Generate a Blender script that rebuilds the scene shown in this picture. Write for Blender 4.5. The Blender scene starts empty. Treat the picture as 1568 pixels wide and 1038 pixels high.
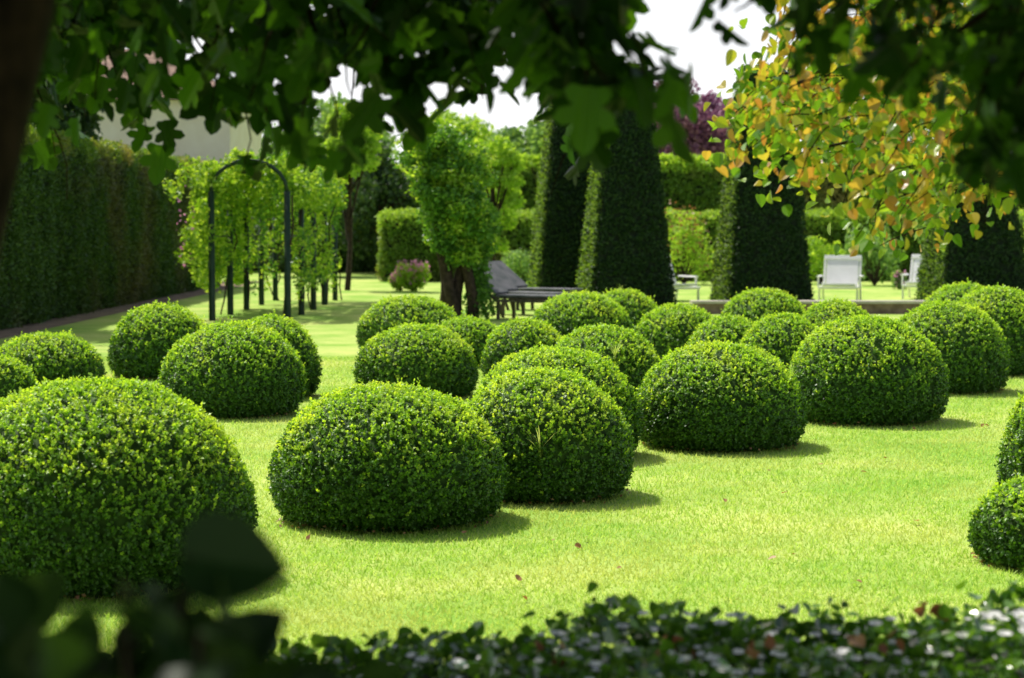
import bpy, math, numpy as np
from mathutils import Vector
rng=np.random.default_rng(7)
S=bpy.context.scene
W=bpy.data.worlds.new("World"); S.world=W; W.use_nodes=True
SUN=Vector((-0.66,0.70,1.5)).normalized()
nt=W.node_tree; bg=nt.nodes['Background']
sky=nt.nodes.new('ShaderNodeTexSky'); sky.sky_type='NISHITA'; sky.sun_disc=False
sky.sun_elevation=math.asin(SUN.z); sky.sun_rotation=math.atan2(SUN.x,SUN.y)
sky.dust_density=4.0; sky.air_density=1.0
# thin bright haze low over the horizon
tc=nt.nodes.new('ShaderNodeTexCoord'); sx=nt.nodes.new('ShaderNodeSeparateXYZ'); nt.links.new(tc.outputs['Generated'],sx.inputs[0])
hr=nt.nodes.new('ShaderNodeValToRGB'); hr.color_ramp.elements[0].position=.0; hr.color_ramp.elements[0].color=(1,1,1,1)
hr.color_ramp.elements[1].position=.30; hr.color_ramp.elements[1].color=(.06,.06,.06,1); nt.links.new(sx.outputs[2],hr.inputs[0])
mxw=nt.nodes.new('ShaderNodeMixRGB'); mxw.inputs[2].default_value=(10.5,10.6,10.9,1); nt.links.new(hr.outputs[0],mxw.inputs[0])
nt.links.new(sky.outputs[0],mxw.inputs[1]); nt.links.new(mxw.outputs[0],bg.inputs[0]); bg.inputs[1].default_value=0.13
l=bpy.data.lights.new('sun','SUN'); l.energy=5.0; l.angle=math.radians(.5); l.color=(1,.96,.86)
lo=bpy.data.objects.new('sun',l); S.collection.objects.link(lo)
lo.rotation_euler=(-SUN).to_track_quat('-Z','Y').to_euler(); lo.location=(-20,20,40)
cam=bpy.data.cameras.new('camera'); co=bpy.data.objects.new('camera',cam); S.collection.objects.link(co)
co.location=(0,0,1.7); co.rotation_euler=(math.radians(90-3.27),0,0)
cam.lens=70; cam.sensor_width=36; cam.clip_end=2000; cam.clip_start=.05
cam.dof.use_dof=True; cam.dof.focus_distance=12.6; cam.dof.aperture_fstop=3.2
S.camera=co
S.view_settings.view_transform='Standard'; S.view_settings.look='None'; S.view_settings.exposure=0

# ---------------- materials
def leafmat(name,cols,trans=.3,rough=.45,spec=.4,patch=None,pscale=1.2,tcol=None):
    m=bpy.data.materials.new(name); m.use_nodes=True; n=m.node_tree.nodes; L=m.node_tree.links
    b=n['Principled BSDF']; out=n['Material Output']
    g=n.new('ShaderNodeNewGeometry'); r=n.new('ShaderNodeValToRGB')
    el=r.color_ramp.elements
    while len(el)<len(cols): el.new(.5)
    for i,c in enumerate(cols):
        el[i].position=i/(len(cols)-1) if len(cols)>1 else 0; el[i].color=(*c,1)
    L.new(g.outputs['Random Per Island'],r.inputs[0]); col=r.outputs[0]
    if patch:
        tc=n.new('ShaderNodeTexCoord'); nz=n.new('ShaderNodeTexNoise'); nz.inputs['Scale'].default_value=pscale; nz.inputs['Detail'].default_value=4
        L.new(tc.outputs['Object'],nz.inputs['Vector'])
        r2=n.new('ShaderNodeValToRGB'); r2.color_ramp.elements[0].position=.46; r2.color_ramp.elements[1].position=.68
        L.new(nz.outputs[0],r2.inputs[0])
        mx=n.new('ShaderNodeMixRGB'); mx.inputs[2].default_value=(*patch,1)
        mu=n.new('ShaderNodeMath'); mu.operation='MULTIPLY'; mu.inputs[1].default_value=.7
        L.new(r2.outputs[0],mu.inputs[0]); L.new(mu.outputs[0],mx.inputs[0]); L.new(col,mx.inputs[1]); col=mx.outputs[0]
    L.new(col,b.inputs['Base Color']); b.inputs['Roughness'].default_value=rough; b.inputs['Specular IOR Level'].default_value=spec
    if trans>0:
        t=n.new('ShaderNodeBsdfTranslucent'); hs=n.new('ShaderNodeMixRGB'); hs.blend_type='MULTIPLY'; hs.inputs[0].default_value=1
        hs.inputs[2].default_value=(*(tcol or (1.9,1.8,.6)),1); L.new(col,hs.inputs[1]); L.new(hs.outputs[0],t.inputs[0])
        ms=n.new('ShaderNodeMixShader'); ms.inputs[0].default_value=trans
        L.new(b.outputs[0],ms.inputs[1]); L.new(t.outputs[0],ms.inputs[2]); L.new(ms.outputs[0],out.inputs[0])
    return m
def noisemat(name,c1,c2,scale=6,rough=.8,bump=.0,spec=.3,detail=6,pos=(.35,.65)):
    m=bpy.data.materials.new(name); m.use_nodes=True; n=m.node_tree.nodes; L=m.node_tree.links; b=n['Principled BSDF']
    tc=n.new('ShaderNodeTexCoord'); nz=n.new('ShaderNodeTexNoise'); nz.inputs['Scale'].default_value=scale; nz.inputs['Detail'].default_value=detail
    r=n.new('ShaderNodeValToRGB'); r.color_ramp.elements[0].color=(*c1,1); r.color_ramp.elements[1].color=(*c2,1)
    r.color_ramp.elements[0].position=pos[0]; r.color_ramp.elements[1].position=pos[1]
    L.new(tc.outputs['Object'],nz.inputs['Vector']); L.new(nz.outputs[0],r.inputs[0]); L.new(r.outputs[0],b.inputs['Base Color'])
    b.inputs['Roughness'].default_value=rough; b.inputs['Specular IOR Level'].default_value=spec
    if bump:
        bp=n.new('ShaderNodeBump'); bp.inputs['Strength'].default_value=bump; L.new(nz.outputs[0],bp.inputs['Height']); L.new(bp.outputs[0],b.inputs['Normal'])
    return m
M={}
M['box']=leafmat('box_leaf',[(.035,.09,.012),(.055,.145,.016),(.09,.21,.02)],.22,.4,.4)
M['boxmid']=leafmat('box_leaf_half_lit',[(.09,.22,.015),(.14,.30,.02),(.20,.38,.03)],.35,.42,.4,tcol=(1.7,1.6,.6))  # middle tone of the painted sunlit dome tops
M['boxtip']=leafmat('box_leaf_lit',[(.25,.46,.03),(.36,.58,.045),(.48,.68,.08)],.5,.42,.4,patch=(.56,.68,.10),pscale=3,tcol=(1.6,1.5,.6))  # brighter copy of the box leaf, paints sun on the dome tops
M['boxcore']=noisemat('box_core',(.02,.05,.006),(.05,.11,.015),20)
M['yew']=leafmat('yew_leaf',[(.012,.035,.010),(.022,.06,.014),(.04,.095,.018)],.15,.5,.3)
M['yewlit']=leafmat('yew_leaf_lit',[(.09,.18,.025),(.15,.27,.04),(.24,.36,.06)],.4,.5,.3)
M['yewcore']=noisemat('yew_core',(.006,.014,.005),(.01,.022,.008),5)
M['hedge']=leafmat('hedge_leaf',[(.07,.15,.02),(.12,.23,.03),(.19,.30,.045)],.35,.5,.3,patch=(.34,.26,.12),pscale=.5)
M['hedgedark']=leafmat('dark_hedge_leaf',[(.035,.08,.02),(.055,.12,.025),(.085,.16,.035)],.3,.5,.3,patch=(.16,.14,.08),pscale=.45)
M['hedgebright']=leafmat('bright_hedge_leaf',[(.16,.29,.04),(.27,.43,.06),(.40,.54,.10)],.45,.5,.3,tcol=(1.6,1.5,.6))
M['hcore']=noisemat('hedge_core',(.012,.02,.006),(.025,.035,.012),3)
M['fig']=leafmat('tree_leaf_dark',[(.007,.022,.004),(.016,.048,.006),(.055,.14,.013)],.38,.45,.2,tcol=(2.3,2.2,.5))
M['fruit']=leafmat('autumn_tree_leaf',[(.06,.15,.015),(.11,.25,.02),(.18,.33,.025),(.28,.38,.035),(.44,.42,.06),(.48,.33,.08),(.40,.19,.07)],.45,.25,.8,tcol=(1.7,1.6,.6))
M['rose']=leafmat('climber_leaf',[(.12,.26,.02),(.27,.45,.04),(.46,.60,.10)],.5,.45,.35,tcol=(1.6,1.5,.6))
M['ivyleaf']=leafmat('climbing_ivy_leaf',[(.05,.14,.02),(.10,.24,.035),(.18,.35,.06)],.4,.4,.35)
M['ivy']=leafmat('ivy_leaf',[(.03,.09,.012),(.07,.18,.02),(.17,.33,.04)],.3,.12,1.0)
M['shade']=leafmat('shrub_leaf',[(.008,.022,.006),(.014,.038,.008),(.03,.065,.01)],.2,.5,.2)
M['purple']=leafmat('copper_beech_leaf',[(.18,.08,.15),(.28,.12,.21),(.40,.19,.28)],.35,.5,.3,tcol=(1.2,1,1.2))
M['treeA']=leafmat('tree_leaf_mid',[(.11,.22,.08),(.19,.33,.11),(.28,.42,.16)],.4,.5,.3)
M['treeB']=leafmat('tree_leaf_yellow',[(.20,.36,.04),(.31,.49,.06),(.42,.58,.09)],.5,.5,.3,tcol=(1.6,1.5,.6))
M['treeD']=leafmat('tree_leaf_deep',[(.02,.055,.015),(.04,.09,.02),(.07,.13,.03)],.25,.5,.3)
M['bark']=noisemat('bark',(.02,.013,.009),(.06,.04,.03),14,.9,.5)
M['darkbark']=noisemat('shaded_bark',(.008,.005,.004),(.03,.018,.013),18,.95,.6,.1)
M['metal']=noisemat('green_painted_metal',(.01,.03,.016),(.02,.045,.025),8,.5)
M['white']=noisemat('white_paint',(.78,.78,.77),(.85,.85,.84),5,.5)
M['glint']=noisemat('white_glint',(.8,.8,.78),(.85,.85,.84),5,.4)  # stands in for sun glints on the front ivy
M['cushion']=noisemat('grey_cushion',(.08,.09,.095),(.15,.15,.16),5,.8)
M['teak']=noisemat('dark_teak',(.05,.04,.033),(.10,.08,.06),10,.6)
M['stone']=noisemat('pale_stone',(.38,.35,.3),(.55,.5,.43),4,.8,.1)
M['brickr']=noisemat('step_riser',(.14,.10,.07),(.26,.19,.14),6,.9)
M['wall']=noisemat('render_wall',(.72,.64,.52),(.78,.71,.6),1.5,.9)
M['roof']=noisemat('clay_roof',(.16,.10,.07),(.28,.18,.13),3,.85,.2)
M['glass']=noisemat('window_glass',(.03,.04,.05),(.05,.06,.07),2,.1)
M['pink']=leafmat('pink_petal',[(.7,.25,.5),(.85,.45,.68)],.4,tcol=(1.1,.8,1))
M['deadleaf']=leafmat('dead_leaf',[(.22,.09,.04),(.36,.19,.08),(.45,.28,.12)],.3,tcol=(1.3,1,.7))
M['grass']=leafmat('grass_blade',[(.27,.46,.055),(.40,.61,.085),(.54,.70,.15),(.62,.66,.22)],.5,.5,.2,tcol=(1.2,1.2,.9),patch=(.62,.63,.20),pscale=.8)
def lawnmat():
    m=bpy.data.materials.new('lawn'); m.use_nodes=True; n=m.node_tree.nodes; L=m.node_tree.links; b=n['Principled BSDF']
    tc=n.new('ShaderNodeTexCoord')
    a=n.new('ShaderNodeTexNoise'); a.inputs['Scale'].default_value=.5; a.inputs['Detail'].default_value=9; a.inputs['Roughness'].default_value=.72
    f=n.new('ShaderNodeTexNoise'); f.inputs['Scale'].default_value=45; f.inputs['Detail'].default_value=4
    L.new(tc.outputs['Object'],a.inputs[0]); L.new(tc.outputs['Object'],f.inputs[0])
    r=n.new('ShaderNodeValToRGB'); r.color_ramp.elements[0].position=.38; r.color_ramp.elements[1].position=.62
    r.color_ramp.elements[0].color=(.25,.46,.06,1); r.color_ramp.elements[1].color=(.58,.65,.19,1)
    L.new(a.outputs[0],r.inputs[0])
    r2=n.new('ShaderNodeValToRGB'); r2.color_ramp.elements[0].position=.3; r2.color_ramp.elements[1].position=.7
    r2.color_ramp.elements[0].color=(.7,.74,.66,1); r2.color_ramp.elements[1].color=(1,1,1,1); L.new(f.outputs[0],r2.inputs[0])
    mx=n.new('ShaderNodeMixRGB'); mx.blend_type='MULTIPLY'; mx.inputs[0].default_value=1
    L.new(r.outputs[0],mx.inputs[1]); L.new(r2.outputs[0],mx.inputs[2]); L.new(mx.outputs[0],b.inputs['Base Color'])
    b.inputs['Roughness'].default_value=.9; b.inputs['Specular IOR Level'].default_value=.1
    bp=n.new('ShaderNodeBump'); bp.inputs['Strength'].default_value=.25; bp.inputs['Distance'].default_value=.03; L.new(f.outputs[0],bp.inputs['Height']); L.new(bp.outputs[0],b.inputs['Normal'])
    return m
M['lawn']=lawnmat()
M['soil']=noisemat('soil',(.14,.10,.06),(.28,.2,.13),3,.95,.3)

# ---------------- builder
class B:
    def __init__(s): s.v=[];s.l=[];s.c=[];s.m=[];s.s=[];s.n=0;s.mats=[]
    def mi(s,k):
        if k not in s.mats: s.mats.append(k)
        return s.mats.index(k)
    def add(s,v,loops,counts,mat,smooth=False):
        v=np.asarray(v,float).reshape(-1,3)
        s.v.append(v); s.l.append(np.asarray(loops,int)+s.n); s.c.append(np.asarray(counts,int))
        s.m.append(np.full(len(counts),s.mi(mat))); s.s.append(np.full(len(counts),smooth)); s.n+=len(v)
    def obj(s,name,parent=None):
        me=bpy.data.meshes.new(name); v=np.concatenate(s.v); lo=np.concatenate(s.l); c=np.concatenate(s.c)
        me.vertices.add(len(v)); me.vertices.foreach_set('co',v.ravel())
        me.loops.add(len(lo)); me.loops.foreach_set('vertex_index',lo.astype(np.int32))
        me.polygons.add(len(c)); st=np.concatenate([[0],np.cumsum(c)[:-1]])
        me.polygons.foreach_set('loop_start',st.astype(np.int32)); 
        me.polygons.foreach_set('material_index',np.concatenate(s.m).astype(np.int32))
        me.polygons.foreach_set('use_smooth',np.concatenate(s.s))
        for k in s.mats: me.materials.append(M[k])
        me.update(calc_edges=True); me.validate()
        o=bpy.data.objects.new(name,me); S.collection.objects.link(o)
        if parent: o.parent=parent
        return o
def nrm(a): return a/np.maximum(np.linalg.norm(a,axis=-1,keepdims=True),1e-9)
T_BOX=(np.array([[0,0,0],[.38,.5,.06],[0,1,0],[-.38,.5,.06]]),[[0,1,2,3]])
T_LEAF=(np.array([[0,0,0],[.26,.22,.08],[.34,.55,.08],[0,1,-.1],[-.34,.55,.08],[-.26,.22,.08]]),[[0,1,2,3],[0,3,4,5]])
_h=[(.1,.02),(.27,.0),(.36,.12),(.29,.24),(.2,.3),(.4,.38),(.48,.55),(.35,.62),(.17,.58),(.22,.74),(.14,.9)]
_v=[(0,0,0),(0,1,-.22)]+[(x,y,.35*x-.22*y*y) for x,y in _h]+[(-x,y,.35*x-.22*y*y) for x,y in _h]
T_LOBE=(np.array(_v),[[0]+list(range(2,13))+[1],[1]+list(range(23,12,-1))+[0]])
_h=[(.2,-.02),(.38,.1),(.45,.3),(.42,.5),(.3,.72),(.15,.88)]
_v=[(0,0,0),(0,1,-.15)]+[(x,y,.3*x-.15*y*y) for x,y in _h]+[(-x,y,.3*x-.15*y*y) for x,y in _h]
T_ROUND=(np.array(_v),[[0]+list(range(2,8))+[1],[1]+list(range(13,7,-1))+[0]])
_h=[(.14,.02),(.28,.15),(.34,.35),(.28,.6),(.14,.84)]
_v=[(0,0,0),(0,1,-.35)]+[(x,y,.6*x-.35*y*y) for x,y in _h]+[(-x,y,.6*x-.35*y*y) for x,y in _h]
T_CURL=(np.array(_v),[[0]+list(range(2,7))+[1],[1]+list(range(11,6,-1))+[0]])
def leaves(b,pos,d,nm,size,tmpl,mat):
    N=len(pos)
    if N==0: return
    d=nrm(d); x=nrm(np.cross(d,nm)); z=np.cross(x,d)
    tv,tf=tmpl; k=len(tv); size=np.broadcast_to(np.asarray(size,float),(N,))
    v=pos[:,None,:]+size[:,None,None]*(tv[None,:,0:1]*x[:,None]+tv[None,:,1:2]*d[:,None]+tv[None,:,2:3]*z[:,None])
    fl=np.concatenate([np.array(f) for f in tf]); cnt=[len(f) for f in tf]
    lo=(np.arange(N)[:,None]*k+fl[None]).ravel()
    b.add(v.reshape(-1,3),lo,np.tile(cnt,N),mat)
def rv(n): return nrm(rng.normal(size=(n,3)))
def lump(p,f,ph=0):
    x,y,z=p[:,0]*f,p[:,1]*f,p[:,2]*f
    return (np.sin(x*1.7+y*1.1+ph)+np.sin(y*2.3-z*1.3+ph*2.1)+np.sin(z*2.9+x*1.9+ph*.7)+.6*np.sin(x*4.1-y*3.7+ph)+.6*np.sin(z*5.1+y*4.3))/4.2
def skin(b,p,n,leaf,mat,m=6,L=(.02,.05),tmpl=T_BOX,up=.5,jit=.35,tip=None,out=.3,fr=.6):
    N=len(p)
    if N==0: return
    ax=nrm(n+np.array([0,0,up])+rng.normal(size=(N,3))*jit)
    Ls=rng.uniform(L[0],L[1],N)
    t=np.linspace(.1,1,m)[None,:,None]
    pp=p[:,None,:]+ax[:,None,:]*Ls[:,None,None]*t
    lat=rv(N*m).reshape(N,m,3)
    d=nrm(ax[:,None,:]*(.35+.6*t)*(1.3-out)+lat*.8)
    nn=nrm(ax[:,None,:]*.9+rv(N*m).reshape(N,m,3)*fr+n[:,None,:]*out)
    sz=leaf*rng.uniform(.7,1.25,(N,m))
    if tip:
        h=m//2-1
        leaves(b,pp[:,:h].reshape(-1,3),d[:,:h].reshape(-1,3),nn[:,:h].reshape(-1,3),sz[:,:h].ravel(),tmpl,mat)
        leaves(b,pp[:,h:].reshape(-1,3),d[:,h:].reshape(-1,3),nn[:,h:].reshape(-1,3),sz[:,h:].ravel(),tmpl,tip)
    else: leaves(b,pp.reshape(-1,3),d.reshape(-1,3),nn.reshape(-1,3),sz.ravel(),tmpl,mat)
def tube(b,pts,rad,mat='bark',seg=8):
    pts=np.asarray(pts,float); n=len(pts); rad=np.broadcast_to(rad,(n,))
    tg=np.gradient(pts,axis=0); tg=nrm(tg); ref=np.array([0.31,.2,.93]) if abs(tg[0,2])<.8 else np.array([1.,.1,0])
    u=nrm(np.cross(tg,ref)); w=np.cross(tg,u); a=np.arange(seg)*2*np.pi/seg
    v=pts[:,None]+rad[:,None,None]*(np.cos(a)[None,:,None]*u[:,None]+np.sin(a)[None,:,None]*w[:,None])
    f=[]
    for i in range(n-1):
        for j in range(seg): f+=[i*seg+j,i*seg+(j+1)%seg,(i+1)*seg+(j+1)%seg,(i+1)*seg+j]
    cnt=[4]*((n-1)*seg); f+=list(range((n-1)*seg,n*seg)); cnt.append(seg)
    b.add(v,f,cnt,mat,True)
def curve(p0,p1,n=8,sag=0,wob=.05):
    p0=np.array(p0,float);p1=np.array(p1,float);t=np.linspace(0,1,n)[:,None]
    p=p0+(p1-p0)*t; p[:,2]+= (sag*4*t*(1-t))[:,0]
    w=rng.normal(size=(n,3))*wob*np.linalg.norm(p1-p0)/n; w[0]=0; return p+np.cumsum(w,0)*.7
def boxm(b,c,s,mat,rot=(0,0,0),org=(0,0,0),rz=0):
    from mathutils import Euler
    R=np.array(Euler(rot).to_matrix()); q=np.array([[x,y,z] for x in(-.5,.5) for y in(-.5,.5) for z in(-.5,.5)])*np.array(s)
    v=q@R.T+np.array(c); Z=np.array(Euler((0,0,rz)).to_matrix()); v=v@Z.T+np.array(org)
    b.add(v,[0,1,3,2, 4,6,7,5, 0,4,5,1, 2,3,7,6, 0,2,6,4, 1,5,7,3],[4]*6,mat)

# ---------------- ground
b=B(); g=[-700,-700,0, 700,-700,0, 700,900,0, -700,900,0]; b.add(g,[0,1,2,3],[4],'lawn'); b.obj('lawn_ground')
b=B(); b.add([-8.6,20,.004,-7.7,20,.004,-7.5,60,.004,-8.6,60,.004],[0,1,2,3],[4],'soil'); b.obj('soil_border')
def grass():
    b=B()
    N=380000; y=6.6+(rng.random(N)**1.5)*19; x=rng.uniform(-1,1,N)*(.31*y+.7)
    d=rng.normal(size=(N,2))*.6; h=rng.uniform(.010,.026,N)*(1+.02*y); a=rng.uniform(0,2*np.pi,N)
    w=(.0020+.00015*y)*rng.uniform(.7,1.3,N); wx=np.cos(a)*w; wy=np.sin(a)*w
    v=np.zeros((N,3,3)); v[:,0,0]=x-wx;v[:,0,1]=y-wy; v[:,1,0]=x+wx;v[:,1,1]=y+wy; v[:,2,0]=x+d[:,0]*h; v[:,2,1]=y+d[:,1]*h; v[:,2,2]=h
    b.add(v,np.arange(3*N),np.full(N,3),'grass'); b.obj('lawn_grass')
grass()
b=B(); N=40; y=rng.uniform(8.5,22,N); x=rng.uniform(-.25,.27,N)*y
ex=np.array([[1.43,10.05],[.33,10.35],[.22,10.5],[1.62,9.3],[1.3,12.1],[.05,8.9],[1.75,13.5],[1.33,9.95]])
P=np.concatenate([np.stack([x,y],1),ex]); P=np.concatenate([P,np.full((len(P),1),.03)],1)
d=rv(len(P)); d[:,2]*=.4; leaves(b,P,d,np.array([[0,0,1.]])+rng.normal(size=P.shape)*.3,rng.uniform(.025,.045,len(P)),T_ROUND,'deadleaf'); b.obj('fallen_leaves')

# ---------------- box balls
def ball(X,Y,R,H,dens=1.0,leaf=None):
    R*=.96
    b=B(); ph=rng.uniform(0,20); zc=.31*H; au=H-zc; al=.50*H; e=2.12
    def surf(s):
        rr=np.hypot(s[:,0],s[:,1]); q=(rr**e+np.abs(s[:,2])**e)**(1/e); u=s/q[:,None]
        a=np.where(u[:,2]>0,au,al); p=np.stack([u[:,0]*R,u[:,1]*R,u[:,2]*a],1)
        n=nrm(np.stack([u[:,0]/R,u[:,1]/R,u[:,2]/a],1))
        p=p*(1+.03*lump(p,2.6,ph)+.014*lump(p,9,ph+3))[:,None]
        p[:,2]+=zc; return p,n
    nu,nv=40,22; s=[]
    for i in range(nv+1):
        t=-np.pi/2+np.pi*i/nv
        for j in range(nu): s.append((math.cos(t)*math.cos(2*np.pi*j/nu)+1e-6,math.cos(t)*math.sin(2*np.pi*j/nu),math.sin(t)))
    p,n=surf(np.array(s)); p[:,2]=zc+(p[:,2]-zc)*.955; p[:,:2]*=.955; p[:,2]=np.maximum(p[:,2],-.01)
    f=[]
    for i in range(nv):
        for j in range(nu): f+=[i*nu+j,i*nu+(j+1)%nu,(i+1)*nu+(j+1)%nu,(i+1)*nu+j]
    b.add(p+[X,Y,0],f,[4]*(nu*nv),'boxcore',True)
    lf=leaf or (.018+.0006*max(0,Y-10))
    sp=.0232*(lf/.018)
    N=int(dens*2*np.pi*R*(R+H*.6)/(sp*sp)); s=rv(int(N*1.3)); p,n=surf(s); k=p[:,2]>.03; p,n=p[k],n[k]
    tuft=np.clip(lump(p,19,ph),-1,1)
    p=p-n*.014; p+=n*(tuft*.012)[:,None]
    # sunlit tops painted by height: bright shoots on the crown, dark leaves on flanks
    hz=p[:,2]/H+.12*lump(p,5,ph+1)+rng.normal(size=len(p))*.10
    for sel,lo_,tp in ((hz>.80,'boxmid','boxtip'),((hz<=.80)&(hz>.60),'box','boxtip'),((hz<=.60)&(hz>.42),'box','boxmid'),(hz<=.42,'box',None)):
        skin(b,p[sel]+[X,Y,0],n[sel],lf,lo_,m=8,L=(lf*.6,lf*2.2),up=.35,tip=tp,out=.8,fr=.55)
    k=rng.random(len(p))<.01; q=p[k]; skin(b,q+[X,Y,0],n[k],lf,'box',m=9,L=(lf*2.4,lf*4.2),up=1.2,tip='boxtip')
    for i in range(7):
        a=rng.uniform(0,6.28); r=R*.45; tube(b,[[X+math.cos(a)*r*.6,Y+math.sin(a)*r*.6,0],[X+math.cos(a)*r,Y+math.sin(a)*r,.15]],[.012,.01],'bark',5)
    n=140; a=rng.uniform(0,6.28,n); r=R*rng.uniform(.8,1.02,n); p=np.stack([X+np.cos(a)*r,Y+np.sin(a)*r,rng.uniform(.004,.05,n)],1)
    leaves(b,p,rv(n)*[1,1,.3],rng.normal(size=(n,3))*.4+[0,0,1],.025,T_BOX,'deadleaf')
    return b.obj('boxwood_ball')
balls=[(-.715,11.45,.69,.77),(.19,12.5,.575,.77),(.32,14.6,.635,.79),(1.60,15.3,.665,.78),(3.09,17.3,.70,.88),(4.46,20.4,.64,.89),
(5.55,22.8,.62,.96),(6.35,28,.63,.86),(3.42,27,.62,.81),(3.72,22.9,.52,.80),(2.66,19.4,.48,.81),(2.25,20.6,.47,.73),(2.0,24,.56,.72),(.81,17.6,.56,.79),
(.90,26,.68,.80),(1.62,29,.56,.73),(.14,21,.46,.69),(-.54,24,.47,.57),(-1.36,26.6,.71,.73),(-.955,19.8,.61,.69),(-2.52,17.9,.65,.80),(-2.4,19.7,.50,.77),
(-3.93,22.3,.58,.79),(-4.78,20.4,.58,.57),(-4.8,18.5,.36,.46),(-2.02,9.55,.78,.94)]
for q in balls: ball(*q)
ball(2.72,9.95,.40,.44,1,.02); ball(3.2,11.2,.44,.88,1)
def tuft(X,Y,Z,n=14,h=.16):
    b=B()
    for i in range(n):
        a=rng.uniform(0,6.28); hh=h*rng.uniform(.6,1.2); r=hh*rng.uniform(.15,.6); w=.004
        c=np.array([math.cos(a),math.sin(a),0]); s=np.array([-c[1],c[0],0])*w; o=np.array([X,Y,Z])
        P=[o+c*r*t*t+np.array([0,0,hh*(t-.25*t*t)]) for t in (0,.4,.75,1)]
        v=[P[0]-s,P[0]+s,P[1]+s,P[1]-s,P[2]+s*.7,P[2]-s*.7,P[3]]
        b.add(v,[0,1,2,3,3,2,4,5,5,4,6],[4,4,3],'grass')
    b.obj('grass_tuft')
tuft(.88,17.0,.55,16,.22); tuft(.17,11.96,.28,16,.26); tuft(2.38,17.0,.3,14,.28); tuft(1.55,28.6,.72,6,.18)

# ---------------- obelisks
def obelisk(X,Y,wb,wt,H,rz):
    b=B(); c,s=math.cos(rz),math.sin(rz); R=np.array([[c,-s,0],[s,c,0],[0,0,1]])
    def P(u,z,side,off=1.0):
        w=(wb+(wt-wb)*z/H)/2*off; a=u*w
        x=np.where(side==0,a,np.where(side==1,w,np.where(side==2,-a,-w)))
        y=np.where(side==0,-w,np.where(side==1,a,np.where(side==2,w,-a)))
        return np.stack([x,y,z],1)
    N=17000; z=H*rng.random(N); z=z[rng.random(N)<(wb+(wt-wb)*z/H)/wb]; N=len(z); side=rng.integers(0,4,N); u=rng.uniform(-1,1,N)
    p=P(u,z,side); nn=np.array([[0,-1,.15],[1,0,.15],[0,1,.15],[-1,0,.15]])[side]
    p[:,:2]*=(1+.035*lump(p,2.2,X))[:,None]*np.where(np.abs(u)>.88,.96,1)[:,None]
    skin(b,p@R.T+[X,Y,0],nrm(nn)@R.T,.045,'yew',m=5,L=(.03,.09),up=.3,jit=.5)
    k=(side==3)&(rng.random(N)<.9); skin(b,(p@R.T+[X,Y,0])[k],(nrm(nn)@R.T)[k],.04,'yewlit',m=4,L=(.05,.13),up=.3,jit=.5)  # sunlit left face painted with a lighter leaf copy
    n2=700; q=np.stack([rng.uniform(-.5,.5,n2)*wt,rng.uniform(-.5,.5,n2)*wt,np.full(n2,H)+rng.uniform(-.05,.15,n2)],1)
    skin(b,q@R.T+[X,Y,0],np.tile([0,0,1.],(n2,1)),.045,'yew',m=5,L=(.03,.09))
    k=.95; v=[]
    for z0,w in((0,wb*k/2),(H-.03,wt*k/2)): v+=[[-w,-w,z0],[w,-w,z0],[w,w,z0],[-w,w,z0]]
    b.add(np.array(v)@R.T+[X,Y,0],[0,1,5,4,1,2,6,5,2,3,7,6,3,0,4,7,4,5,6,7],[4]*5,'yewcore')
    b.obj('yew_obelisk')
obelisk(2.34,41,1.7,.74,4.75,math.radians(8)); obelisk(1.33,45,1.7,.74,4.85,math.radians(8))
obelisk(5.2,41.5,1.72,.85,4.8,math.radians(7)); obelisk(9.6,41.5,1.85,.75,4.6,math.radians(6))

# ---------------- hedges
def hedge(x0,x1,y0,y1,H,mat,dens=350,leaf=.06,name='clipped_hedge',top=None,skip=''):
    b=B(); A=[('f',(x1-x0)*H),('b',(x1-x0)*H*.2),('l',(y1-y0)*H),('r',(y1-y0)*H),('t',(x1-x0)*(y1-y0))]
    for k,a in A:
        N=int(a*dens*(1.6 if k=='t' else 1)*(.2 if k in skip else 1)); u=rng.random(N); w=rng.random(N)
        X=x0+(x1-x0)*u; Yy=y0+(y1-y0)*u; Z=H*w
        if k=='f': p=np.stack([X,np.full(N,y0),Z],1); n=[0,-1,0]
        if k=='b': p=np.stack([X,np.full(N,y1),Z],1); n=[0,1,0]
        if k=='l': p=np.stack([np.full(N,x0),Yy,Z],1); n=[-1,0,0]
        if k=='r': p=np.stack([np.full(N,x1),Yy,Z],1); n=[1,0,0]
        if k=='t': p=np.stack([X,y0+(y1-y0)*w,np.full(N,H)],1); n=[0,0,1]
        n=np.tile(np.array(n,float),(N,1)); p=p+n*(lump(p,1.3,x0)*.12+lump(p,5,x0)*.05)[:,None]
        hi=p[:,2]>H-.35-.2*lump(p,2,1.)  # top band gets lighter leaves, painting the sunlit hedge top
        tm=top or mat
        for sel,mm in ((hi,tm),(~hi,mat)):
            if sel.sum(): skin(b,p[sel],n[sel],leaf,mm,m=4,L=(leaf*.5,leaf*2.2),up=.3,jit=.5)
    i=.06; v=[[x0+i,y0+i,0],[x1-i,y0+i,0],[x1-i,y1-i,0],[x0+i,y1-i,0]]; v+=[[q[0],q[1],H-i] for q in v]
    b.add(v,[0,1,5,4,1,2,6,5,2,3,7,6,3,0,4,7,4,5,6,7],[4]*5,'hcore'); b.obj(name)
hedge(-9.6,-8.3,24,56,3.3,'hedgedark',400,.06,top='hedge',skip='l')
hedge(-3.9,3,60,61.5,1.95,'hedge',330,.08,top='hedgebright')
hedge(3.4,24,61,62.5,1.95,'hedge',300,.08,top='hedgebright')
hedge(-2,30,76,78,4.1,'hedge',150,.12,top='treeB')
hedge(-26,-2.5,72,74,3.6,'hedgedark',130,.12,top='hedgebright')

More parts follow.
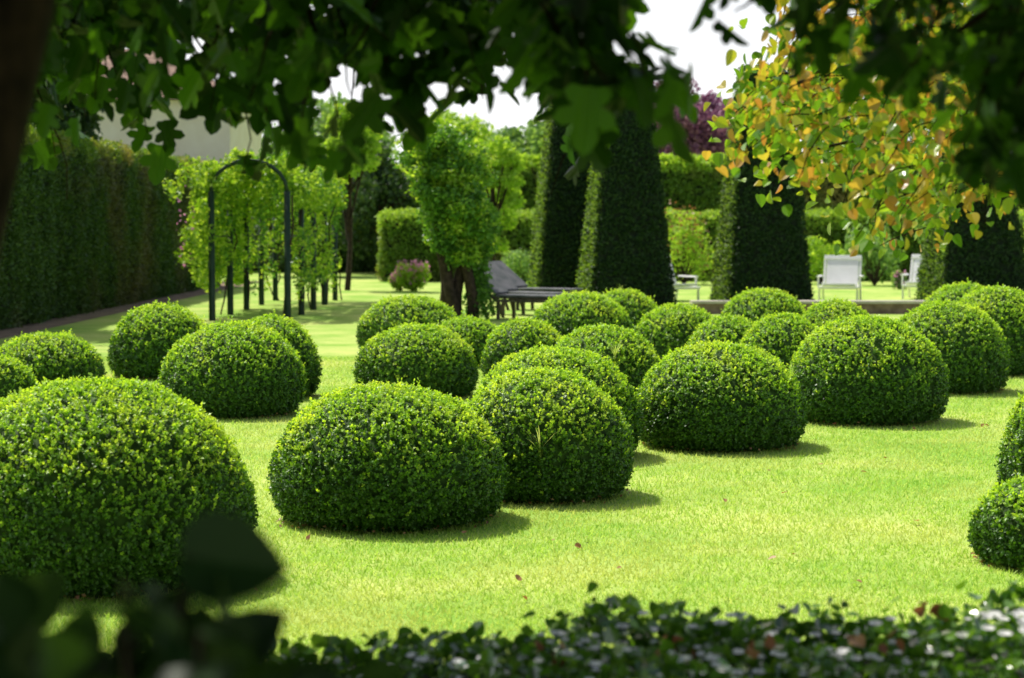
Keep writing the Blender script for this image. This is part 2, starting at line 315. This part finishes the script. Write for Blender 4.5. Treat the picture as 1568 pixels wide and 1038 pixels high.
# ---------------- trees
def cloud(b,c,r,n,leaf,mat,tmpl=T_LEAF,hollow=.5):
    d=rv(n); rad=(hollow+(1-hollow)*rng.random(n)**.6)[:,None]; p=np.array(c)+d*rad*np.array(r)
    nn=nrm(d+rng.normal(size=(n,3))*.6+[0,0,.4]); leaves(b,p,rv(n)+[0,0,-.3],nn,leaf*rng.uniform(.6,1.3,n),tmpl,mat)
def tree(X,Y,H,rx,mat,name,n=60,per=170,leaf=.25,trunk=.2,low=.25):
    b=B(); tube(b,curve([X,Y,0],[X,Y,H*.75],7,0,.1),np.linspace(trunk,trunk*.3,7)); zc=H*(low+(1-low)/2); rz=H*(1-low)/2
    for i in range(n):
        d=rv(1)[0]; r=rng.uniform(.35,.85); c=np.array([X,Y,zc])+d*r*np.array([rx,rx,rz]); q=rx*rng.uniform(.2,.36)
        if i<14: tube(b,curve([X,Y,H*rng.uniform(.25,.5)],c,5,.1,.1),np.linspace(trunk*.35,.03,5),'bark',5)
        cloud(b,c,[q,q,q*.8],per,leaf,mat)
    b.obj(name)
tree(9.6,112,10.7,3.2,'purple','copper_beech_tree',110,220,.26,low=.1)
tree(12.8,118,10.6,3.2,'purple','copper_beech_tree',80,200,.26,low=.1)
for X,Y,H,rx,m in [(1.5,115,8.6,3,'treeA'),(-3,120,9,4,'treeB'),(5.2,125,8.2,3,'treeA'),(-10,110,9,4,'treeA'),(-18,105,9.5,4.5,'treeD'),(-26,100,9,4.5,'treeA'),(-34,100,11,5,'treeD'),
   (17,95,13,3.6,'treeA'),(22,100,15,5,'treeA'),(29,98,14,5,'treeA'),(36,100,13,5,'treeA'),(-2.5,88,6,2,'treeB')]:
    tree(X,Y,H,rx,m,'background_tree',55,140,.34)
tree(-6.6,66,4.6,2.3,'treeD','dark_yew_tree',60,150,.16,low=.02)
tree(-4.6,70,4.6,2.2,'treeD','dark_yew_tree',55,150,.16,low=.02)
tree(-10.6,45,6.2,1.4,'treeD','background_tree',50,150,.16)
tree(-10.0,33,9.0,2.3,'treeD','background_tree',60,170,.18)
tree(-11.0,27,9.5,2.4,'treeD','background_tree',60,170,.18)
tree(-9.9,39,8.8,1.9,'treeD','background_tree',60,160,.17)
tree(-11.9,52,4.4,1.8,'treeA','background_tree',50,150,.16)
tree(-4.3,52,5.0,.95,'treeB','young_lime_tree',40,170,.12,.08,.5)
tree(-.45,50,4.4,.85,'treeB','young_lime_tree',44,170,.11,.08,.15)
def shrub(X,Y,r,h,mat,flower=None,leaf=.08,name='flowering_shrub',n=22,fn=14):
    b=B()
    for i in range(n):
        a=rng.uniform(0,6.28); q=r*math.sqrt(rng.random())*.8; z=h*rng.uniform(.2,.85)
        c=[X+math.cos(a)*q,Y+math.sin(a)*q,z]; tube(b,curve([X,Y,0],c,4,0,.05),[.02,.015,.01,.008],'bark',4)
        cloud(b,c,[r*.35,r*.35,h*.2],90,leaf,mat)
        if flower: cloud(b,[c[0],c[1]-.05,c[2]+h*.14],[r*.3,r*.3,h*.2],fn,leaf*.8,flower,T_ROUND)
    b.obj(name)
shrub(-2.55,51,.42,.8,'treeB','pink',.07,fn=16); shrub(-2.9,51.6,.3,.5,'treeB','pink',.06)
shrub(10.2,56,1.0,1.8,'treeA',None,.1,'shrub'); shrub(8.9,57.5,.8,1.5,'treeB',None,.1,'shrub'); shrub(12.6,56,1.1,2.0,'treeA',None,.1,'shrub')
shrub(10.3,53,.22,.5,'treeA','pink',.06,fn=5); shrub(4.9,57,.9,2.1,'treeB','deadleaf',.09,'shrub'); shrub(15,56,1.2,2.2,'treeB',None,.1,'shrub')
shrub(.3,57,.7,1.1,'treeA',None,.08,'shrub'); shrub(-9,60,1.3,2.4,'treeD',None,.1,'shrub',30)

# ---------------- pergola
def pergola():
    e=bpy.data.objects.new('rose_pergola',None); S.collection.objects.link(e)
    b=B(); xs=(-5.35,-4.0); ys=(35.5,37.8,40.1,42.5,45)
    for y in ys:
        for x in xs:
            tube(b,[[x,y,0],[x,y,2.3]],[.06,.055],'metal',8)
        a=np.linspace(0,np.pi,11); P=np.stack([-4.675-np.cos(a)*.675,np.full(11,y),2.3+np.sin(a)*.55],1); tube(b,P,.04,'metal',6)
    for x in xs:
        for z in (1.5,2.3): tube(b,[[x,35.5,z],[x,45,z]],[.02,.02],'metal',6)
    tube(b,[[-4.675,35.5,2.85],[-4.675,45,2.85]],[.02,.02],'metal',6); b.obj('pergola_frame',e)
    b=B()
    def mk(): return 'rose' if rng.random()<.62 else 'ivyleaf'
    for i in range(420):
        y=rng.uniform(35.6,45.4); a=rng.uniform(-.3,np.pi+.3); r=rng.normal()*.06; c=[-4.675-math.cos(a)*(.76+r),y,2.3+math.sin(a)*(.62+r)]
        cloud(b,c,[.17,.26,.15],60,.08,mk(),hollow=.2)
    for i in range(240):
        z=.6+2.2*rng.random()**.8; w=.08+.09*(z-.6); c=[-5.6+rng.normal()*w,rng.uniform(34.9,41),z]; cloud(b,c,[.14,.2,.18],46,.08,'rose',hollow=.2)
    for i in range(300):
        x=rng.choice(xs)+rng.normal()*.09; y=rng.uniform(36,45); z=2.35-1.9*rng.random()**1.7; cloud(b,[x,y,z],[.10,.16,.22],22,.075,mk(),hollow=.1)
    for i in range(90):
        x=rng.uniform(-5.2,-4.1); y=rng.uniform(36,45); z=2.55-abs(rng.normal())*.5; cloud(b,[x,y,max(.8,z)],[.06,.09,.33],24,.08,mk(),hollow=.1)
    for i in range(14):
        y=rng.choice(ys); x=rng.choice(xs); tube(b,curve([x+rng.normal()*.08,y+.05,0],[x,y,2.3],8,0,.3),.016,'bark',5)
    cloud(b,[-5.75,35.2,1.7],[.2,.4,.9],30,.05,'pink',T_ROUND); b.obj('climbing_rose_foliage',e)
pergola()
def ivytree():
    b=B(); X,Y=-1.05,36
    for dx,ph in((-.22,0),(-.05,2),(.12,4),(.26,1)):
        t=np.linspace(0,1,9); P=np.stack([X+dx+.09*np.sin(t*5+ph),Y+.1*np.cos(t*5+ph),t*1.9],1); tube(b,P,np.linspace(.12,.07,9),'bark',8)
    for i in range(340):
        z=rng.uniform(1.05,3.45); w=.28+.40*min(1,(z-.9)/1.0); a=rng.uniform(0,6.28); r=w*math.sqrt(rng.random())*(1+.2*math.sin(z*5+a*2))
        cloud(b,[X+.02+math.cos(a)*r-.2*(z-2),Y+math.sin(a)*r,z],[.19,.19,.15],70,.075,'rose' if rng.random()<.3 else 'ivyleaf',hollow=.2)
    for i in range(42): cloud(b,[X+.42+rng.normal()*.1,Y,rng.uniform(.15,1.4)],[.14,.14,.18],50,.07,'ivyleaf')
    b.obj('ivy_covered_tree')
ivytree()

# ---------------- chairs
def garden_chair(X,Y,rz):
    e=bpy.data.objects.new('white_lounge_chair',None); S.collection.objects.link(e)
    def part(n,L):
        b=B()
        for c,s,r in L: boxm(b,c,s,'white',r,(X,Y,0),rz)
        o=b.obj(n,e); md=o.modifiers.new('bev','BEVEL'); md.width=.008; md.segments=2
    part('frame',[((sx*.42,-.55,.16),(.045,.045,.32),(0,0,0)) for sx in(-1,1)]+[((sx*.42,.4,.19),(.045,.045,.42),(math.radians(20),0,0)) for sx in(-1,1)]+
      [((sx*.42,-.08,.31),(.045,1.1,.045),(0,0,0)) for sx in(-1,1)]+[((0,-.63,.30),(.8,.05,.05),(0,0,0))])
    part('seat',[((0,-.10,.34),(.74,1.0,.05),(math.radians(-5),0,0))])
    t=math.radians(-28)
    part('backrest',[((0,.58,.64),(.72,.05,.72),(t,0,0)),((-.40,.59,.64),(.05,.06,.76),(t,0,0)),((.40,.59,.64),(.05,.06,.76),(t,0,0)),((0,.745,.95),(.84,.10,.10),(t,0,0))])
    part('armrests',[((sx*.46,-.02,.55),(.08,.8,.035),(0,0,0)) for sx in(-1,1)]+[((sx*.46,-.38,.42),(.04,.045,.25),(0,0,0)) for sx in(-1,1)])
garden_chair(7.42,45,math.radians(-14)); garden_chair(3.55,44.8,math.radians(25)); garden_chair(9.62,46.4,math.radians(-20))
def lounger(X,Y,rz):
    e=bpy.data.objects.new('sun_lounger',None); S.collection.objects.link(e)
    b=B()
    for sy in(-.3,.3):
        boxm(b,(0.45,sy,.34),(1.3,.04,.05),'teak',(0,0,0),(X,Y,0),rz)
        for x in(-.1,1.0): boxm(b,(x,sy,.15),(.05,.05,.31),'teak',(0,0,0),(X,Y,0),rz)
        boxm(b,(-.5,sy,.62),(.85,.04,.05),'teak',(0,math.radians(38),0),(X,Y,0),rz)
        boxm(b,(-.42,sy,.28),(.05,.04,.6),'teak',(0,math.radians(-20),0),(X,Y,0),rz)
    for i in range(12): boxm(b,(-.12+i*.1,0,.385),(.07,.56,.022),'teak',(0,0,0),(X,Y,0),rz)
    for i in range(8):
        t=-.4+i*.11; boxm(b,(-.5+t*math.cos(math.radians(38)),0,.66-t*math.sin(math.radians(38))),(.075,.56,.02),'teak',(0,math.radians(38),0),(X,Y,0),rz)
    b.obj('slatted_frame',e)
    b=B(); boxm(b,(.46,0,.425),(1.25,.54,.045),'cushion',(0,0,0),(X,Y,0),rz); boxm(b,(-.5,0,.715),(.82,.54,.045),'cushion',(0,math.radians(38),0),(X,Y,0),rz)
    o=b.obj('cushion',e); md=o.modifiers.new('bev','BEVEL'); md.width=.018; md.segments=3
lounger(-.02,36.2,math.radians(-28)); lounger(.1,37.8,math.radians(-40)); lounger(.35,40.0,math.radians(-30))
b=B(); boxm(b,(8.4,38.3,.1),(9.8,.3,.2),'brickr'); boxm(b,(8.4,38.35,.225),(9.9,.5,.05),'stone'); b.obj('stone_step')

# ---------------- house
def house():
    e=bpy.data.objects.new('rendered_house',None); S.collection.objects.link(e)
    b=B(); X0,X1,Y0,Y1,H=-21,-11,78,88,6.6; boxm(b,((X0+X1)/2,(Y0+Y1)/2,H/2),(X1-X0,Y1-Y0,H),'wall'); b.obj('walls',e)
    b=B(); o=.4; v=[[X0-o,Y0-o,H],[X1+o,Y0-o,H],[X1+o,Y1+o,H],[X0-o,Y1+o,H],[X0+3.5,(Y0+Y1)/2,H+2.4],[X1-3.5,(Y0+Y1)/2,H+2.4]]
    b.add(v,[0,1,5,4,1,2,5,2,3,4,5,3,0,4,0,3,2,1],[4,3,4,3,4],'roof'); b.obj('roof',e)
    b=B(); c=B()
    for x in(-19.5,-17.4):
        for z in(1.6,4.9):
            boxm(b,(x,Y0-.01,z),(.95,.06,1.4),'glass'); 
            for q in((x-.52,z,.1,1.6),(x+.52,z,.1,1.6)): boxm(c,(q[0],Y0-.04,q[1]),(q[2],.1,q[3]),'stone')
            boxm(c,(x,Y0-.04,z-.78),(1.3,.16,.1),'stone'); boxm(c,(x,Y0-.04,z+.78),(1.3,.1,.1),'stone')
    b.obj('windows',e); c.obj('window_frames',e)
house()

# ---------------- foreground shading tree (left)
def spray(b,p0,p1,n,size,mat,tmpl,sp=.07,sag=-.02,r0=.006):
    P=curve(p0,p1,8,sag,.25); tube(b,P,np.linspace(r0,.0018,8),'darkbark',5)
    t=rng.uniform(.1,1,n)*7; i=np.clip(t.astype(int),0,6); f=(t-i)[:,None]; q=P[i]*(1-f)+P[i+1]*f+rng.normal(size=(n,3))*sp
    d=rv(n)*.9+[0,0,-.7]; nn=rng.normal(size=(n,3))*.7+[0,-.3,.8]; leaves(b,q,d,nn,size*rng.uniform(.65,1.2,n),tmpl,mat)
def bigtree():
    b=B()
    tube(b,[[-1.35,3.0,0],[-1.22,3.0,.6],[-1.05,3.0,1.2],[-.935,3.0,1.7],[-.85,3.02,2.05],[-.8,3.1,2.6],[-.7,3.2,3.4]],[.24,.2,.175,.165,.16,.14,.1],'darkbark',14)
    limbs=[([-.85,3.05,2.2],[.2,5.6,2.45]),([-.85,3.05,2.15],[-1.6,6.2,2.35]),([-.8,3.1,2.5],[-.5,6.8,2.75]),([-.8,3.1,2.6],[.5,3.6,2.8]),([-.85,3,2.3],[-2.4,4.0,2.9]),([-.8,3.1,2.5],[.9,5.2,2.9]),([-.8,3.1,2.8],[-1.5,7,3.2])]
    for p0,p1 in limbs:
        P=curve(p0,p1,9,.08,.2); tube(b,P,np.linspace(.055,.014,9),'darkbark',7)
    N=9500; p=np.stack([rng.uniform(-3.8,1.0,N),rng.uniform(-1.5,8.6,N),rng.uniform(2.5,4.0,N)],1)  # unseen crown above and behind the camera, added to darken the foreground
    k=(p[:,2]>2.02+.118*np.clip(p[:,1],0,9))&~((p[:,1]>5.2)&(p[:,0]>-.2)); p=p[k]
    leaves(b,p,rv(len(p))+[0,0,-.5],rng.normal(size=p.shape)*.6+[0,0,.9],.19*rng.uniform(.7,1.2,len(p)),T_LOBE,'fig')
    for i in range(118):
        y=rng.uniform(5.0,7.6); u=rng.uniform(-.262,.05); x=u*y
        top=1.7+.122*y+rng.uniform(-.0,.12); L=abs(rng.normal())*.18+.02
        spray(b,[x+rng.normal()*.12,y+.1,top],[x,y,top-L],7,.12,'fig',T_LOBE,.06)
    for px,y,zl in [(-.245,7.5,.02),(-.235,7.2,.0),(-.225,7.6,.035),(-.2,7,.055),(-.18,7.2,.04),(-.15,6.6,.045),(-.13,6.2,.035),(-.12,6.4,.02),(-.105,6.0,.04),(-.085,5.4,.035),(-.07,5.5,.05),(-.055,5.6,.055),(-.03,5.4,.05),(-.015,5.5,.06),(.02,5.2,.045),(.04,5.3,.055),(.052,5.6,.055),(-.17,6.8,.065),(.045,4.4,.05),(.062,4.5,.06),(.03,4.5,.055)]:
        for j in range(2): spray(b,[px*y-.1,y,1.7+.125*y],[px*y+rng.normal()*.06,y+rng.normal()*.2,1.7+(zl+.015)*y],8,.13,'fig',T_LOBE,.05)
    b.obj('shade_tree')
bigtree()
def righttree():
    b=B(); tube(b,curve([3.9,8.6,0],[3.7,8.5,3.5],8,0,.1),np.linspace(.16,.08,8),'bark',10)
    for i in range(270):
        y=rng.uniform(7.4,9.6); e=rng.random()*1.8; u=.108+e/8; x=u*y
        lo_=.0+.04*max(0,1-e*5)+.012*math.sin(e*7); hi_=min(.125,.06+.14*e)
        zl=1.7+y*rng.uniform(lo_,hi_)
        a=rng.uniform(-.5,1.4); spray(b,[x+.28*math.cos(a),y,zl+.05+.2*abs(math.sin(a))],[x,y,zl],22,.055,'fruit',T_CURL if i%2 else T_ROUND,.075,.03,.003)
    for z,x1 in((2.25,1.15),(2.0,1.3),(2.45,1.5),(2.7,1.8)): tube(b,curve([3.7,8.5,z+.25],[x1,8,z],10,.12,.25),np.linspace(.03,.006,10),'bark',6)
    b.obj('autumn_fruit_tree')
    b=B(); tube(b,curve([2.3,3.2,0],[2.1,3.4,3.4],8,0,.1),np.linspace(.16,.1,8),'darkbark',10)
    for p1 in([.85,4.4,2.33],[1.2,4.4,2.15],[1.3,5,2.6]): tube(b,curve([2.1,3.4,2.5],p1,9,.1,.2),np.linspace(.035,.008,9),'darkbark',6)
    N=3600; p=np.stack([rng.uniform(.6,3,N),rng.uniform(1,6,N),rng.uniform(2.5,3.7,N)],1); p=p[(p[:,2]>2.05+.122*p[:,1])&~((p[:,1]>4.4)&(p[:,0]<1.3))]  # out-of-view upper crown, added to shade the leaves below it
    leaves(b,p,rv(len(p))+[0,0,-.5],rng.normal(size=p.shape)*.6+[0,0,.9],.15*rng.uniform(.7,1.2,len(p)),T_LOBE,'fig')
    for i in range(40):
        y=rng.uniform(4,5.2); u=.10+.165*rng.random()**.5; x=u*y
        low=rng.uniform(.10,.118) if u<.17 else (rng.uniform(.07,.115) if u<.22 else rng.uniform(.0,.1))
        spray(b,[x+.1,y+.1,1.7+.13*y],[x,y,1.7+low*y],5,.10,'fig',T_LOBE,.05)
    b.obj('overhanging_tree')
righttree()

# ---------------- ivy hedge in front
def frontivy():
    b=B(); N=9500; x=rng.uniform(-1.1,2.3,N); y=rng.uniform(4.3,5.5,N); z=.555+.06*np.clip(x,-1,2)+.035*np.sin(x*5)+.025*np.sin(y*9+x*11)+rng.normal(size=N)*.025
    p=np.stack([x,y,z],1); leaves(b,p,rv(N)+[0,-.2,-.2],rng.normal(size=(N,3))*.6+[0,-.1,1],.036*rng.uniform(.6,1.3,N),T_ROUND,'ivy')
    N=4000; p=np.stack([rng.uniform(-1.1,2.3,N),5.5+rng.normal(size=N)*.03,rng.uniform(.02,.56,N)],1); leaves(b,p,rv(N)+[0,0,-.6],rng.normal(size=(N,3))*.5+[0,1,.3],.04*rng.uniform(.6,1.3,N),T_ROUND,'ivy')
    v=[[-1.1,4.3,0],[2.3,4.3,0],[2.3,5.45,0],[-1.1,5.45,0],[-1.1,4.3,.42],[2.3,4.3,.58],[2.3,5.45,.58],[-1.1,5.45,.42]]
    b.add(v,[0,1,5,4,1,2,6,5,2,3,7,6,3,0,4,7,4,5,6,7],[4]*5,'hcore')
    for q in ((.62,4.9,.66),(.42,5.0,.63),(.9,4.9,.67),(1.1,5.2,.69),(.1,5,.6)): cloud(b,q,[.06,.06,.02],5,.04,'deadleaf',T_ROUND)
    for i in range(150):  # white petal shapes added in place of sun glints on glossy leaves
        xx=2.0*rng.random()-.4; yy=rng.uniform(4.5,5.25); zz=.60+.06*xx+.035*math.sin(xx*5)+.025*math.sin(yy*9+xx*11)+rng.uniform(-.005,.025); n=5
        a=np.arange(n)*2*np.pi/n; d=np.stack([np.cos(a),np.sin(a),np.full(n,.25)],1); nm=np.array([rng.normal()*.3,-.6,.8])
        leaves(b,np.tile([xx,yy,zz],(n,1)),d,np.tile(nm,(n,1)),.016*rng.uniform(.6,1.4),T_ROUND,'glint')
    b.obj('ivy_hedge')
frontivy()
def nearshrub():
    b=B()
    for i in range(190):
        u=rng.uniform(-.262,-.07); y=rng.uniform(1.8,2.5); x=u*y; f=(u+.262)/.192
        top=-.165-.045*f-.02*math.sin(f*9); z=1.7+(top-rng.uniform(.02,.09))*y
        leaves(b,np.array([[x,y,z]]),rv(1)+[0,0,.1],rng.normal(size=(1,3))*.5+[0,-.5,.7],.07*rng.uniform(.7,1.2,1),T_ROUND,'shade')
        if i%3==0: tube(b,curve([x*.8-.1,y+.05,.0],[x,y,z],7,0,.08),np.linspace(.008,.003,7),'darkbark',4)
    leaves(b,np.array([[-.335,2.0,1.365]]),np.array([[1.,.1,-.1]]),np.array([[.1,-.9,.45]]),[.11],T_ROUND,'shade')
    tube(b,curve([-.45,2.05,.1],[-.335,2.0,1.365],7,0,.05),.004,'darkbark',4)
    b.obj('foreground_shrub')
nearshrub()
